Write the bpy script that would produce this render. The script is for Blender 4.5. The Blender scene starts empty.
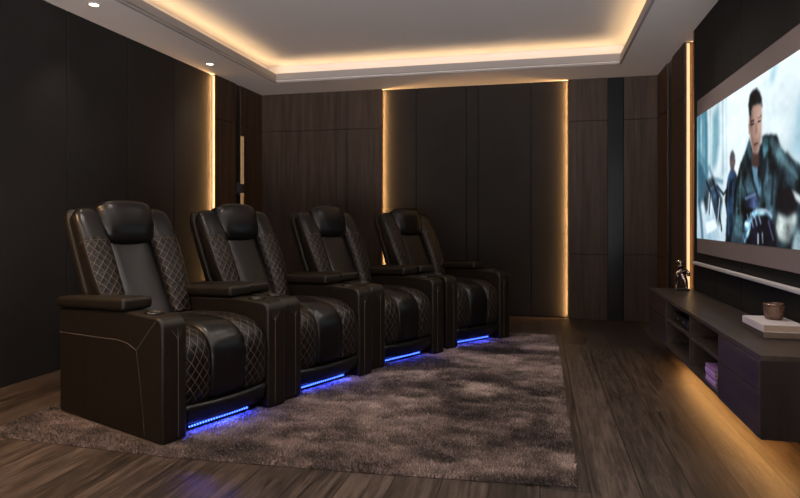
import bpy, math, random
import numpy as np
from mathutils import Vector, Matrix

random.seed(7)
rng = np.random.default_rng(7)
SC = bpy.context.scene
COL = SC.collection
PI = math.pi

# ------------------------------------------------------------------ materials
def new_mat(name):
    m = bpy.data.materials.new(name)
    m.use_nodes = True
    nt = m.node_tree
    b = nt.nodes['Principled BSDF']
    return m, nt, b

def N(nt, kind, **kw):
    n = nt.nodes.new(kind)
    for k, v in kw.items():
        setattr(n, k, v)
    return n

def ramp(nt, src, stops):
    r = N(nt, 'ShaderNodeValToRGB')
    el = r.color_ramp.elements
    while len(el) < len(stops):
        el.new(0.5)
    for e, (p, c) in zip(el, stops):
        e.position = p
        e.color = (c[0], c[1], c[2], 1)
    nt.links.new(src, r.inputs[0])
    return r.outputs[0]

def mapped(nt, scale=(1, 1, 1), rot=(0, 0, 0), coord='Object'):
    tc = N(nt, 'ShaderNodeTexCoord')
    mp = N(nt, 'ShaderNodeMapping')
    mp.inputs['Scale'].default_value = scale
    mp.inputs['Rotation'].default_value = rot
    nt.links.new(tc.outputs[coord], mp.inputs[0])
    return mp.outputs[0]

def noise(nt, vec, scale, detail=4, rough=0.55):
    n = N(nt, 'ShaderNodeTexNoise')
    n.inputs['Scale'].default_value = scale
    n.inputs['Detail'].default_value = detail
    n.inputs['Roughness'].default_value = rough
    if vec is not None:
        nt.links.new(vec, n.inputs['Vector'])
    return n.outputs[0]

def bump(nt, b, height, strength, dist):
    n = N(nt, 'ShaderNodeBump')
    n.inputs['Strength'].default_value = strength
    n.inputs['Distance'].default_value = dist
    nt.links.new(height, n.inputs['Height'])
    nt.links.new(n.outputs[0], b.inputs['Normal'])
    return n

def math_n(nt, op, a, b=None):
    n = N(nt, 'ShaderNodeMath', operation=op)
    for i, x in enumerate((a, b)):
        if x is None:
            continue
        if isinstance(x, (int, float)):
            n.inputs[i].default_value = x
        else:
            nt.links.new(x, n.inputs[i])
    return n.outputs[0]

def simple(name, col, rough=0.5, metal=0.0, spec=0.5):
    m, nt, b = new_mat(name)
    b.inputs['Base Color'].default_value = (*col, 1)
    b.inputs['Roughness'].default_value = rough
    b.inputs['Metallic'].default_value = metal
    b.inputs['Specular IOR Level'].default_value = spec
    return m

def emitter(name, col, strength):
    m, nt, b = new_mat(name)
    b.inputs['Base Color'].default_value = (0.10, 0.09, 0.08, 1)
    b.inputs['Emission Color'].default_value = (*col, 1)
    b.inputs['Emission Strength'].default_value = strength
    return m

def wood_mat(name, c0, c1, grain_axis='z', rough=0.55, spec=0.22):
    m, nt, b = new_mat(name)
    sc = {'z': (6, 6, 0.35), 'y': (6, 0.35, 6), 'x': (0.35, 6, 6)}[grain_axis]
    v = mapped(nt, sc)
    n1 = noise(nt, v, 3.2, 6, 0.62)
    n2 = noise(nt, mapped(nt, tuple(s * 3.5 for s in sc)), 4.0, 5, 0.6)
    mix = math_n(nt, 'ADD', math_n(nt, 'MULTIPLY', n1, 0.75), math_n(nt, 'MULTIPLY', n2, 0.25))
    c = ramp(nt, mix, [(0.36, c0), (0.64, c1)])
    nt.links.new(c, b.inputs['Base Color'])
    b.inputs['Roughness'].default_value = rough
    b.inputs['Specular IOR Level'].default_value = spec
    bump(nt, b, n2, 0.12, 0.002)
    return m

def fabric_mat(name, c0, c1):
    m, nt, b = new_mat(name)
    n1 = noise(nt, mapped(nt), 1.6, 4, 0.6)
    v = mapped(nt, (1, 1, 1))
    wv = N(nt, 'ShaderNodeTexVoronoi')
    wv.inputs['Scale'].default_value = 260
    nt.links.new(v, wv.inputs['Vector'])
    fine = noise(nt, v, 160, 2, 0.5)
    mixv = math_n(nt, 'ADD', math_n(nt, 'MULTIPLY', n1, 0.6), math_n(nt, 'MULTIPLY', fine, 0.4))
    c = ramp(nt, mixv, [(0.3, c0), (0.7, c1)])
    nt.links.new(c, b.inputs['Base Color'])
    b.inputs['Roughness'].default_value = 0.85
    b.inputs['Specular IOR Level'].default_value = 0.2
    bump(nt, b, wv.outputs['Distance'], 0.25, 0.002)
    return m

def leather_mat(name, col, rough=0.36, spec=0.38):
    m, nt, b = new_mat(name)
    v = mapped(nt)
    big = noise(nt, v, 6, 2, 0.45)
    vor = N(nt, 'ShaderNodeTexVoronoi')
    vor.inputs['Scale'].default_value = 210
    nt.links.new(v, vor.inputs['Vector'])
    h = math_n(nt, 'ADD', math_n(nt, 'MULTIPLY', big, 1.5), math_n(nt, 'MULTIPLY', vor.outputs['Distance'], 0.035))
    bump(nt, b, h, 0.35, 0.006)
    b.inputs['Base Color'].default_value = (*col, 1)
    r = math_n(nt, 'ADD', math_n(nt, 'MULTIPLY', noise(nt, v, 9, 2), 0.10), rough - 0.03)
    nt.links.new(r, b.inputs['Roughness'])
    b.inputs['Specular IOR Level'].default_value = spec
    return m

def quilt_mat(name, col, thread, pitch=0.05):
    """Leather with diamond quilting: stitch lines read from the mesh UVs (metres)."""
    m, nt, b = new_mat(name)
    uv = N(nt, 'ShaderNodeUVMap')
    sep = N(nt, 'ShaderNodeSeparateXYZ')
    nt.links.new(uv.outputs[0], sep.inputs[0])
    u, v = sep.outputs[0], sep.outputs[1]
    vv = math_n(nt, 'MULTIPLY', v, 0.80)
    dists = []
    for op in ('ADD', 'SUBTRACT'):
        s = math_n(nt, op, u, vv)
        f = math_n(nt, 'FRACT', math_n(nt, 'ADD', math_n(nt, 'DIVIDE', s, pitch), 50.0), None)
        d = math_n(nt, 'MINIMUM', f, math_n(nt, 'SUBTRACT', 1.0, f))     # 0 on a seam .. 0.5 mid diamond
        dists.append(d)
    d = math_n(nt, 'MINIMUM', dists[0], dists[1])
    puff = math_n(nt, 'POWER', math_n(nt, 'MULTIPLY', d, 2.0), 0.55)
    th = math_n(nt, 'LESS_THAN', d, 0.030)
    mixc = N(nt, 'ShaderNodeMix', data_type='RGBA')
    mixc.inputs[6].default_value = (*col, 1)
    mixc.inputs[7].default_value = (*thread, 1)
    nt.links.new(th, mixc.inputs[0])
    nt.links.new(mixc.outputs[2], b.inputs['Base Color'])
    n = noise(nt, mapped(nt), 40, 3)
    h = math_n(nt, 'ADD', puff, math_n(nt, 'MULTIPLY', n, 0.12))
    bump(nt, b, h, 0.38, 0.006)
    b.inputs['Roughness'].default_value = 0.36
    b.inputs['Specular IOR Level'].default_value = 0.27
    return m

M = {}
M['wall_wood'] = wood_mat('dark walnut veneer', (0.028, 0.0172, 0.0112), (0.068, 0.0425, 0.028))
M['console_wood'] = wood_mat('dark stained oak', (0.026, 0.019, 0.0155), (0.066, 0.050, 0.041), 'y', 0.30)
M['console_front'] = wood_mat('dark stained oak fronts', (0.024, 0.016, 0.012), (0.056, 0.038, 0.030), 'y', 0.5)
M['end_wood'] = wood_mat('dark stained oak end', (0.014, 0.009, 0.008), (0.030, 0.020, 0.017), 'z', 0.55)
M['fabric'] = fabric_mat('charcoal acoustic fabric', (0.0135, 0.0126, 0.0124), (0.0245, 0.0230, 0.0228))
M['gap'] = simple('black gap', (0.006, 0.005, 0.005), 0.8)
M['groove'] = simple('black lacquer groove', (0.008, 0.008, 0.009), 0.3)
M['gloss'] = simple('black glass band', (0.008, 0.010, 0.012), 0.22, 0, 0.25)
M['screen_wall'] = fabric_mat('black acoustic cloth', (0.007, 0.0063, 0.006), (0.011, 0.010, 0.0095))
M['ceiling'] = simple('ceiling paint', (0.80, 0.755, 0.73), 0.75, 0, 0.2)
M['moulding'] = simple('grey moulding paint', (0.33, 0.31, 0.30), 0.6, 0, 0.3)
M['leather'] = leather_mat('black leather', (0.0042, 0.0037, 0.0036), 0.31, 0.40)
M['leather_warm_lit'] = leather_mat('black leather warm lit', (0.0105, 0.0072, 0.0042), 0.44, 0.30)  # browner copy of the black leather, warm lamp light put into its colour
M['quilt'] = quilt_mat('quilted black leather', (0.0044, 0.0038, 0.0036), (0.13, 0.095, 0.068), 0.046)
M['thread'] = simple('tan thread', (0.062, 0.048, 0.037), 0.7)
M['black_plastic'] = simple('black plastic', (0.008, 0.008, 0.009), 0.4)
M['dark_chrome'] = simple('dark chrome', (0.07, 0.066, 0.062), 0.32, 1.0)
M['bronze'] = simple('polished bronze', (0.34, 0.25, 0.20), 0.16, 1.0)
M['brass'] = simple('brushed brass', (0.62, 0.43, 0.24), 0.38, 1.0)
M['alu'] = simple('satin aluminium', (0.62, 0.59, 0.59), 0.4, 0.3)
M['screen_mask'] = simple('screen border cloth', (0.175, 0.143, 0.136), 0.8, 0, 0.2)
M['white_trim'] = simple('white painted metal', (0.62, 0.60, 0.57), 0.5)
M['pages'] = simple('book pages', (0.34, 0.25, 0.18), 0.8)
M['cover_white'] = simple('white book cover', (0.50, 0.46, 0.455), 0.5)
M['cover_dark'] = simple('grey book cover', (0.07, 0.058, 0.052), 0.55)
M['lilac'] = simple('lilac paper cover', (0.42, 0.25, 0.50), 0.6)
M['lilac2'] = simple('dusky lilac paper cover', (0.26, 0.14, 0.33), 0.6)
M['rug_base'] = simple('rug backing', (0.06, 0.044, 0.037), 0.9)

WARM = (1.0, 0.52, 0.18)
M['led_warm'] = emitter('warm led diffuser', (1.0, 0.70, 0.36), 1.05)
M['led_warm_dim'] = emitter('warm led diffuser hidden', (1.0, 0.70, 0.36), 1.1)
M['lamp'] = emitter('downlight lens', (1.0, 0.86, 0.66), 9.0)
M['bar_light'] = emitter('dim bar light', (1.0, 0.56, 0.24), 0.24)

def blue_led_mat():
    m, nt, b = new_mat('blue led tape')
    b.inputs['Base Color'].default_value = (0.02, 0.03, 0.1, 1)
    v = mapped(nt)
    sep = N(nt, 'ShaderNodeSeparateXYZ')
    nt.links.new(v, sep.inputs[0])
    f = math_n(nt, 'FRACT', math_n(nt, 'MULTIPLY', math_n(nt, 'ADD', sep.outputs[1], 5.0), 1 / 0.0165))
    d = math_n(nt, 'ABSOLUTE', math_n(nt, 'SUBTRACT', f, 0.5))
    on = math_n(nt, 'LESS_THAN', d, 0.22)
    mix = N(nt, 'ShaderNodeMix', data_type='RGBA')
    mix.inputs[6].default_value = (0.02, 0.07, 1.6, 1)
    mix.inputs[7].default_value = (0.32, 0.75, 4.5, 1)
    nt.links.new(on, mix.inputs[0])
    nt.links.new(mix.outputs[2], b.inputs['Emission Color'])
    b.inputs['Emission Strength'].default_value = 1.2
    return m
M['led_blue'] = blue_led_mat()

def floor_mat():
    m, nt, b = new_mat('dark oak planks')
    tc = N(nt, 'ShaderNodeTexCoord')
    mp = N(nt, 'ShaderNodeMapping')
    mp.inputs['Rotation'].default_value = (0, 0, PI / 2)
    nt.links.new(tc.outputs['Object'], mp.inputs[0])
    br = N(nt, 'ShaderNodeTexBrick')
    br.offset = 0.37
    br.inputs['Color1'].default_value = (0, 0, 0, 1)
    br.inputs['Color2'].default_value = (1, 1, 1, 1)
    br.inputs['Mortar'].default_value = (0.5, 0.5, 0.5, 1)
    br.inputs['Scale'].default_value = 1.0
    br.inputs['Mortar Size'].default_value = 0.0035
    br.inputs['Mortar Smooth'].default_value = 0.3
    br.inputs['Brick Width'].default_value = 1.75
    br.inputs['Row Height'].default_value = 0.19
    nt.links.new(mp.outputs[0], br.inputs['Vector'])
    # grain, shifted per plank
    addv = N(nt, 'ShaderNodeVectorMath', operation='ADD')
    sc = N(nt, 'ShaderNodeVectorMath', operation='SCALE')
    sc.inputs['Scale'].default_value = 7.0
    nt.links.new(br.outputs['Color'], sc.inputs[0])
    m2 = N(nt, 'ShaderNodeMapping')
    m2.inputs['Scale'].default_value = (22, 1.3, 1)
    nt.links.new(tc.outputs['Object'], m2.inputs[0])
    nt.links.new(m2.outputs[0], addv.inputs[0])
    nt.links.new(sc.outputs[0], addv.inputs[1])
    g1 = noise(nt, addv.outputs[0], 2.4, 7, 0.66)
    g2 = noise(nt, addv.outputs[0], 9.0, 4, 0.6)
    g = math_n(nt, 'ADD', math_n(nt, 'MULTIPLY', g1, 0.7), math_n(nt, 'MULTIPLY', g2, 0.3))
    sepc = N(nt, 'ShaderNodeSeparateColor')
    nt.links.new(br.outputs['Color'], sepc.inputs[0])
    g = math_n(nt, 'ADD', g, math_n(nt, 'MULTIPLY', math_n(nt, 'SUBTRACT', sepc.outputs[0], 0.5), 0.11))
    c = ramp(nt, g, [(0.36, (0.010, 0.0075, 0.006)), (0.50, (0.040, 0.029, 0.023)), (0.64, (0.092, 0.068, 0.055))])
    dark = N(nt, 'ShaderNodeMix', data_type='RGBA')
    nt.links.new(br.outputs['Fac'], dark.inputs[0])
    nt.links.new(c, dark.inputs[6])
    dark.inputs[7].default_value = (0.012, 0.009, 0.007, 1)
    nt.links.new(dark.outputs[2], b.inputs['Base Color'])
    rr = math_n(nt, 'ADD', math_n(nt, 'MULTIPLY', g1, 0.25), 0.34)
    nt.links.new(rr, b.inputs['Roughness'])
    b.inputs['Specular IOR Level'].default_value = 0.26
    h = math_n(nt, 'SUBTRACT', math_n(nt, 'MULTIPLY', g2, 0.25), br.outputs['Fac'])
    bump(nt, b, h, 0.35, 0.003)
    return m
M['floor'] = floor_mat()

def rug_mat():
    m, nt, b = new_mat('brown shag pile')
    at = N(nt, 'ShaderNodeAttribute')
    at.attribute_name = 'tone'
    c = ramp(nt, at.outputs['Fac'], [(0.0, (0.038, 0.026, 0.021)), (0.42, (0.165, 0.118, 0.101)), (1.0, (0.48, 0.365, 0.32))])
    nt.links.new(c, b.inputs['Base Color'])
    b.inputs['Roughness'].default_value = 0.75
    b.inputs['Specular IOR Level'].default_value = 0.25
    b.inputs['Sheen Weight'].default_value = 0.25
    b.inputs['Sheen Roughness'].default_value = 0.5
    return m
M['rug'] = rug_mat()

def glass_mat():
    m, nt, b = new_mat('smoked amber glass')
    b.inputs['Base Color'].default_value = (0.38, 0.24, 0.17, 1)
    b.inputs['Roughness'].default_value = 0.12
    b.inputs['Transmission Weight'].default_value = 0.8
    b.inputs['IOR'].default_value = 1.45
    vor = N(nt, 'ShaderNodeTexVoronoi')
    vor.inputs['Scale'].default_value = 90
    nt.links.new(mapped(nt), vor.inputs['Vector'])
    bump(nt, b, vor.outputs['Distance'], 0.6, 0.004)
    return m
M['glass'] = glass_mat()

# ------------------------------------------------------------------ mesh helpers
class MB:
    def __init__(self):
        self.v, self.f, self.uv, self.mi = [], [], [], []

    def add(self, verts, faces, uvs=None, mi=0):
        o = len(self.v)
        self.v += [tuple(p) for p in verts]
        for k, f in enumerate(faces):
            self.f.append(tuple(i + o for i in f))
            self.uv.append(uvs[k] if uvs else None)
            self.mi.append(mi if isinstance(mi, int) else mi[k])
        return self

    def box(self, x0, x1, y0, y1, z0, z1, mi=0):
        vs = [(x, y, z) for z in (z0, z1) for y in (y0, y1) for x in (x0, x1)]
        fs = [(0, 2, 3, 1), (4, 5, 7, 6), (0, 1, 5, 4), (2, 6, 7, 3), (0, 4, 6, 2), (1, 3, 7, 5)]
        return self.add(vs, fs, None, mi)

    def tube(self, pts, r, n=6, closed=False, mi=0):
        pts = [Vector(p) for p in pts]
        k = len(pts)
        rings = []
        up = Vector((0, 0, 1))
        for i, p in enumerate(pts):
            a = pts[(i - 1) % k] if (closed or i > 0) else p
            c = pts[(i + 1) % k] if (closed or i < k - 1) else p
            t = (c - a).normalized()
            s = t.cross(up)
            if s.length < 1e-3:
                s = t.cross(Vector((0, 1, 0)))
            s.normalize()
            w = s.cross(t).normalized()
            rr = r[i] if isinstance(r, (list, tuple)) else r
            rings.append([p + s * rr * math.cos(2 * PI * j / n) + w * rr * math.sin(2 * PI * j / n) for j in range(n)])
        return self.rings(rings, closed=closed, mi=mi)

    def rings(self, rings, closed=False, cap=True, mi=0, uv=False, mifun=None):
        n = len(rings[0])
        o = [p for r in rings for p in r]
        fs, uvs, mis = [], [], []
        K = len(rings)
        # arc lengths for UVs
        al, vl = [], [0.0]
        for i, r in enumerate(rings):
            acc = [0.0]
            for j in range(n):
                acc.append(acc[-1] + (Vector(r[(j + 1) % n]) - Vector(r[j])).length)
            al.append(acc)
            if i:
                m0 = sum((Vector(q) for q in rings[i - 1]), Vector()) / n
                m1 = sum((Vector(q) for q in r), Vector()) / n
                vl.append(vl[-1] + (m1 - m0).length)
        for i in range(K if closed else K - 1):
            i2 = (i + 1) % K
            for j in range(n):
                j2 = (j + 1) % n
                fs.append((i * n + j, i * n + j2, i2 * n + j2, i2 * n + j))
                uvs.append(((al[i][j], vl[i]), (al[i][j + 1], vl[i]), (al[i2][j + 1], vl[i2]), (al[i2][j], vl[i2])))
                mis.append(mifun(i / (K - 1), (j + 0.5) / n) if mifun else mi)
        if cap and not closed:
            for i, flip in ((0, True), (K - 1, False)):
                c = sum((Vector(q) for q in rings[i]), Vector()) / n
                o.append(tuple(c))
                ci = len(o) - 1
                for j in range(n):
                    a, b2 = i * n + j, i * n + (j + 1) % n
                    fs.append((b2, a, ci) if flip else (a, b2, ci))
                    uvs.append(((0, 0), (0, 0), (0, 0)))
                    mis.append(mifun(0.0 if flip else 1.0, 0.75) if mifun else mi)
        return self.add(o, fs, uvs if uv else None, mis)

    def build(self, name, mats, parent=None, smooth=False, bevel=0.0, seg=2, loc=None):
        me = bpy.data.meshes.new(name)
        me.from_pydata(self.v, [], self.f)
        if not isinstance(mats, (list, tuple)):
            mats = [mats]
        for m in mats:
            me.materials.append(m)
        me.polygons.foreach_set('material_index', self.mi)
        if any(u is not None for u in self.uv):
            lay = me.uv_layers.new(name='UVMap')
            flat = []
            for f, u in zip(self.f, self.uv):
                for k in range(len(f)):
                    flat += list(u[k]) if u else [0.0, 0.0]
            lay.data.foreach_set('uv', flat)
        if smooth:
            me.polygons.foreach_set('use_smooth', [True] * len(me.polygons))
        me.update()
        o = bpy.data.objects.new(name, me)
        COL.objects.link(o)
        if parent:
            o.parent = parent
        if loc:
            o.location = loc
        if bevel:
            md = o.modifiers.new('bevel', 'BEVEL')
            md.width = bevel
            md.segments = seg
            md.limit_method = 'ANGLE'
            md.angle_limit = math.radians(40)
            if smooth:
                o.modifiers.new('wn', 'WEIGHTED_NORMAL')
        return o

def empty(name, loc=(0, 0, 0), rz=0.0):
    o = bpy.data.objects.new(name, None)
    o.location = loc
    o.rotation_euler = (0, 0, rz)
    o.empty_display_size = 0.1
    COL.objects.link(o)
    return o

def tag(o, label, cat, group=None):
    o['label'] = label
    o['category'] = cat
    if group:
        o['group'] = group
    return o

def struct(o):
    o['kind'] = 'structure'
    return o

def copy_tree(o, parent=None):
    c = o.copy()
    COL.objects.link(c)
    if parent is not None:
        c.parent = parent
    for ch in list(o.children):
        copy_tree(ch, c)
    return c

def area(name, loc, rot, sx, sy, power, col, spread=PI):
    l = bpy.data.lights.new(name, 'AREA')
    l.shape = 'RECTANGLE'
    l.size, l.size_y = sx, sy
    l.energy = power
    l.color = col
    l.spread = spread
    o = bpy.data.objects.new(name, l)
    o.location = loc
    o.rotation_euler = rot
    COL.objects.link(o)
    return o

# ------------------------------------------------------------------ room numbers
LW, RW, BW, FW = -3.21, 1.169, 6.568, -1.6      # faces of the wood cladding, front wall behind the viewer
LF, RF, BF = -3.25, 1.25, 6.618                 # faces of the recessed cladding
H, H2 = 2.52, 2.74
TL, TR, TB, TF = -2.79, 0.755, 6.036, -1.0      # tray opening
SEAMS = [0.0, 0.685, 2.08, H]
Y_L = 5.535                                     # where the wood cladding starts on the left wall
Y_R = 5.41                                      # same on the right wall

fl = struct(MB().box(LF - .15, RF + .15, FW - .15, BF + .15, -0.1, 0).build('floor', M['floor']))

def panel(name, parent, mat, x0, x1, y0, y1, z0, z1, bev=0.0015):
    return MB().box(x0, x1, y0, y1, z0, z1).build(name, mat, parent, bevel=bev, seg=1)

G = 0.004
# left wall ------------------------------------------------------------
wl = struct(MB().box(LF - .15, LF - .02, FW - .15, BF + .15, 0, H2 + .1).build('wall_left', M['gap']))
ys = [FW, -0.855, -0.22, 0.415, 1.05, 1.685, 2.32, 2.96, 3.605, 4.245, 4.876, Y_L]
for a, b in zip(ys[:-1], ys[1:]):
    panel('fabric_panel', wl, M['fabric'], LF - .02, LF, a + G, b - G, 0.0, H, 0.004)
for a, b in ((Y_L, 5.945), (6.055, BW + .05)):
    for z0, z1 in zip(SEAMS[:-1], SEAMS[1:]):
        panel('wood_panel', wl, M['wall_wood'], LF - .02, LW, a + (0 if a == Y_L else G / 2), b - G / 2, z0 + G / 2, z1 - (G / 2 if z1 < H else 0))
panel('groove', wl, M['groove'], LF - .02, LW - 0.012, 5.945, 6.055, 0, H)
# back wall ------------------------------------------------------------
wb = struct(MB().box(LF - .15, RF + .15, BF + .02, BF + .15, 0, H2 + .1).build('wall_back', M['gap']))
XL, XR = -1.742, 0.293
fx = [XL, -1.35, -0.787, -0.656, -0.093, XR]
for a, b in zip(fx[:-1], fx[1:]):
    panel('fabric_panel', wb, M['fabric'], a + G, b - G, BF, BF + .02, 0.012, H, 0.004)
for a, b in ((LW - .04, -2.283), (-2.283, -2.151), (-2.151, XL), (XR, 0.686), (0.842, RW + .06)):
    for z0, z1 in zip(SEAMS[:-1], SEAMS[1:]):
        panel('wood_panel', wb, M['wall_wood'], a + G / 2, b - G / 2, BW, BF + .02, z0 + G / 2, z1 - (G / 2 if z1 < H else 0))
panel('glass_band', wb, M['gloss'], 0.688, 0.840, BW + .006, BF + .02, 0, H)
# right wall -----------------------------------------------------------
wr = struct(MB().box(RF + .02, RF + .15, FW - .15, BF + .15, 0, H2 + .1).build('wall_right', M['gap']))
for a, b in ((Y_R, 5.88), (6.10, BW + .05)):
    for z0, z1 in zip(SEAMS[:-1], SEAMS[1:]):
        panel('wood_panel', wr, M['wall_wood'], RW, RF + .02, a + (0 if a == Y_R else G / 2), b - G / 2, z0 + G / 2, z1 - (G / 2 if z1 < H else 0))
panel('groove', wr, M['groove'], RW + .012, RF + .02, 5.88, 6.10, 0, H)
panel('niche_back', wr, M['wall_wood'], RF, RF + .02, 5.08, Y_R, 0, H)
ys = [FW, -0.55, 0.35, 1.25, 2.15, 3.05, 3.95, 4.5, 5.085]
for a, b in zip(ys[:-1], ys[1:]):
    panel('cloth_panel', wr, M['screen_wall'], RW + .001, RF + .02, a + G / 2, b - G / 2, 0, H)
MB().tube([(RW + .006, 5.095, 0.0), (RW + .006, 5.095, H)], 0.008, 10).build('edge_trim', M['brass'], wr, smooth=True)

# ceiling: soffit ring, upper ceiling over a light pocket ----------------
PK = 0.15
cl = struct(MB().box(LF - .15, RF + .15, FW - .15, BF + .15, H2, H2 + .1)
            .box(LF - .15, TL - PK, FW - .15, BF + .15, H + .03, H2)
            .box(TR + PK, RF + .15, FW - .15, BF + .15, H + .03, H2)
            .box(TL - PK, TR + PK, TB + PK, BF + .15, H + .03, H2)
            .box(TL - PK, TR + PK, FW - .15, TF - PK, H + .03, H2)
            .build('ceiling', M['ceiling']))
MB().box(LF - .15, TL, FW - .15, BF + .15, H, H + .03).box(TR, RF + .15, FW - .15, BF + .15, H, H + .03) \
    .box(TL, TR, TB, BF + .15, H, H + .03).box(TL, TR, FW - .15, TF, H, H + .03).build('soffit', M['ceiling'], cl)
# upstand that hides the cove light
U0, U1 = 0.0, 0.018
MB().box(TL - .018, TL, TF - .018, TB + .018, H + .03, H + .105).box(TR, TR + .018, TF - .018, TB + .018, H + .03, H + .105) \
    .box(TL, TR, TB, TB + .018, H + .03, H + .105).box(TL, TR, TF - .018, TF, H + .03, H + .105).build('upstand', M['moulding'], cl)
def ring_trim(name, d0, d1, z0, z1):
    """rectangular moulding running round the tray, standing d0..d1 into the opening"""
    MBx = MB()
    MBx.box(TL + d0, TL + d1, TF + d0, TB - d0, z0, z1).box(TR - d1, TR - d0, TF + d0, TB - d0, z0, z1)
    MBx.box(TL + d1, TR - d1, TB - d1, TB - d0, z0, z1).box(TL + d1, TR - d1, TF + d0, TF + d1, z0, z1)
    return MBx
struct(ring_trim('trim', 0.0, 0.022, H, H + .020).build('trim_1', M['moulding'], bevel=.004))
struct(ring_trim('trim', 0.0, 0.010, H + .034, H + .100).build('trim_2', M['moulding'], bevel=.003))

# ------------------------------------------------------------------ led profiles and lamps
def led(name, mb, label, mat='led_warm'):
    o = empty(name)
    tag(o, label, 'led strip', 'warm led strips on the walls')
    mb.build('diffuser', M[mat], o)
    return o
Z0, Z1 = 0.02, H - 0.012
o = led('led_strip', MB().box(LF + .008, LF + .022, Y_L - .010, Y_L - .0005, Z0, Z1), 'glowing warm vertical light strip on the left wall beside the charcoal fabric panels')
MB().box(LF + .002, LF + .006, Y_L - .010, Y_L - .0005, Z0, Z1).build('channel', M['black_plastic'], o)
o = led('led_strip', MB().box(RW + .018, RW + .040, Y_R - .010, Y_R - .0005, Z0, Z1), 'glowing warm vertical light strip on the right wall beside the projection screen')
MB().box(RW + .014, RW + .018, Y_R - .010, Y_R - .0005, Z0, Z1).build('channel', M['brass'], o)
EW = 17.0
def wash(name, loc, d, width, power):
    """slim vertical lamp, long side up, shining along d"""
    zax = -Vector(d).normalized()
    yax = Vector((0, 0, 1))
    xax = yax.cross(zax)
    o = area(name, loc, (0, 0, 0), width, Z1 - Z0, power, WARM)
    o.rotation_euler = Matrix((xax, yax, zax)).transposed().to_euler()
    return o
for sx, xe, lab in ((1, XL, 'warm vertical light strip at the left edge of the back wall fabric panels'),
                    (-1, XR, 'warm vertical light strip at the right edge of the back wall fabric panels')):
    xa, xb = sorted((xe + sx * .0005, xe + sx * .003))
    o = led('led_strip', MB().box(xa, xb, BW + .010, BW + .026, Z0, Z1), lab, 'led_warm_dim')
    xa, xb = sorted((xe + sx * .0005, xe + sx * .008))
    MB().box(xa, xb, BW + .002, BW + .009, Z0, Z1).build('channel', M['wall_wood'], o)
    wash('led_strip_lamp', (xe + sx * .010, BW + .026, (Z0 + Z1) / 2), (sx * .65, .76, 0), 0.010, EW)
wash('led_strip_lamp', (LF + .032, Y_L - .014, (Z0 + Z1) / 2), (-.94, -.34, 0), 0.014, EW * 1.1)
wash('led_strip_lamp', (RW + .046, Y_R - .022, (Z0 + Z1) / 2), (.6, .8, 0), 0.012, EW * .12)

# cove lamps inside the light pocket
TILT = 0.95
CW = 4.6
zc = H + .075
cove_col = (1.0, 0.67, 0.33)
lx, ly = TR - TL, TB - TF
cy = (TB + TF) / 2
cx = (TL + TR) / 2
area('cove_lamp_left', (TL - .085, cy, zc), (PI, TILT, 0), 0.03, ly, CW * ly / lx, cove_col)
area('cove_lamp_right', (TR + .085, cy, zc), (PI, -TILT, 0), 0.03, ly, CW * ly / lx, cove_col)
area('cove_lamp_back', (cx, TB + .085, zc), (PI + TILT, 0, 0), lx, 0.03, CW, cove_col)
area('cove_lamp_front', (cx, TF - .085, zc), (PI - TILT, 0, 0), lx, 0.03, CW, cove_col)

# downlights --------------------------------------------------------------
def downlight(y, label, x=-2.98, power=16.0):
    o = empty('recessed_downlight', (x, y, H))
    tag(o, label, 'downlight', 'recessed downlights along the left ceiling edge')
    prof = [(0.031, -0.001), (0.033, -0.005), (0.040, -0.006), (0.044, -0.003), (0.045, 0.0)]
    rings = [[(r * math.cos(2 * PI * j / 28), r * math.sin(2 * PI * j / 28), z) for j in range(28)] for r, z in prof]
    MB().rings(rings, cap=False).build('trim_ring', M['white_trim'], o, smooth=True)
    MB().rings([[(r * math.cos(2 * PI * j / 28), r * math.sin(2 * PI * j / 28), z) for j in range(28)] for r, z in ((0.031, -.0012), (0.02, -.003), (0.006, -.0038))]).build('lens', M['lamp'], o, smooth=True)
    l = bpy.data.lights.new('downlight_or_fill_beam', 'SPOT')
    l.energy = power
    l.color = (1.0, 0.80, 0.60)
    l.spot_size = math.radians(80)
    l.spot_blend = 0.9
    l.shadow_soft_size = 0.03
    lo = bpy.data.objects.new('downlight_or_fill_beam', l)
    lo.location = (x, y, H - 0.03)
    COL.objects.link(lo)
    return o
DLP = 15.0
downlight(3.544, 'round recessed ceiling downlight nearer the viewer, top left of the photo', power=DLP)
downlight(5.14, 'round recessed ceiling downlight nearest the lit strip on the left wall', x=-3.045, power=DLP)
# beyond the frame: left row continued far stronger, and fill spots added above the seats
def unseen_spot(x, y, z, power, col, cone):
    l = bpy.data.lights.new('downlight_or_fill_beam', 'SPOT')
    l.energy = power
    l.color = col
    l.spot_size = math.radians(cone)
    l.spot_blend = 1.0
    l.shadow_soft_size = 0.05
    lo = bpy.data.objects.new('downlight_or_fill_beam', l)
    lo.location = (x, y, z - 0.03)
    COL.objects.link(lo)
for y in (1.95, 0.35):
    unseen_spot(-3.0, y, H, 210.0, (1.0, 0.60, 0.29), 110)
for x in (-1.9, -0.75, 0.4):
    for y in (2.75, 1.3):
        unseen_spot(x, y, H2, 40.0, (1.0, 0.88, 0.79), 130)
unseen_spot(0.45, 4.15, H2, 50.0, (1.0, 0.88, 0.79), 130)
unseen_spot(-0.55, 4.0, H2, 26.0, (1.0, 0.88, 0.79), 120)

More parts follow.
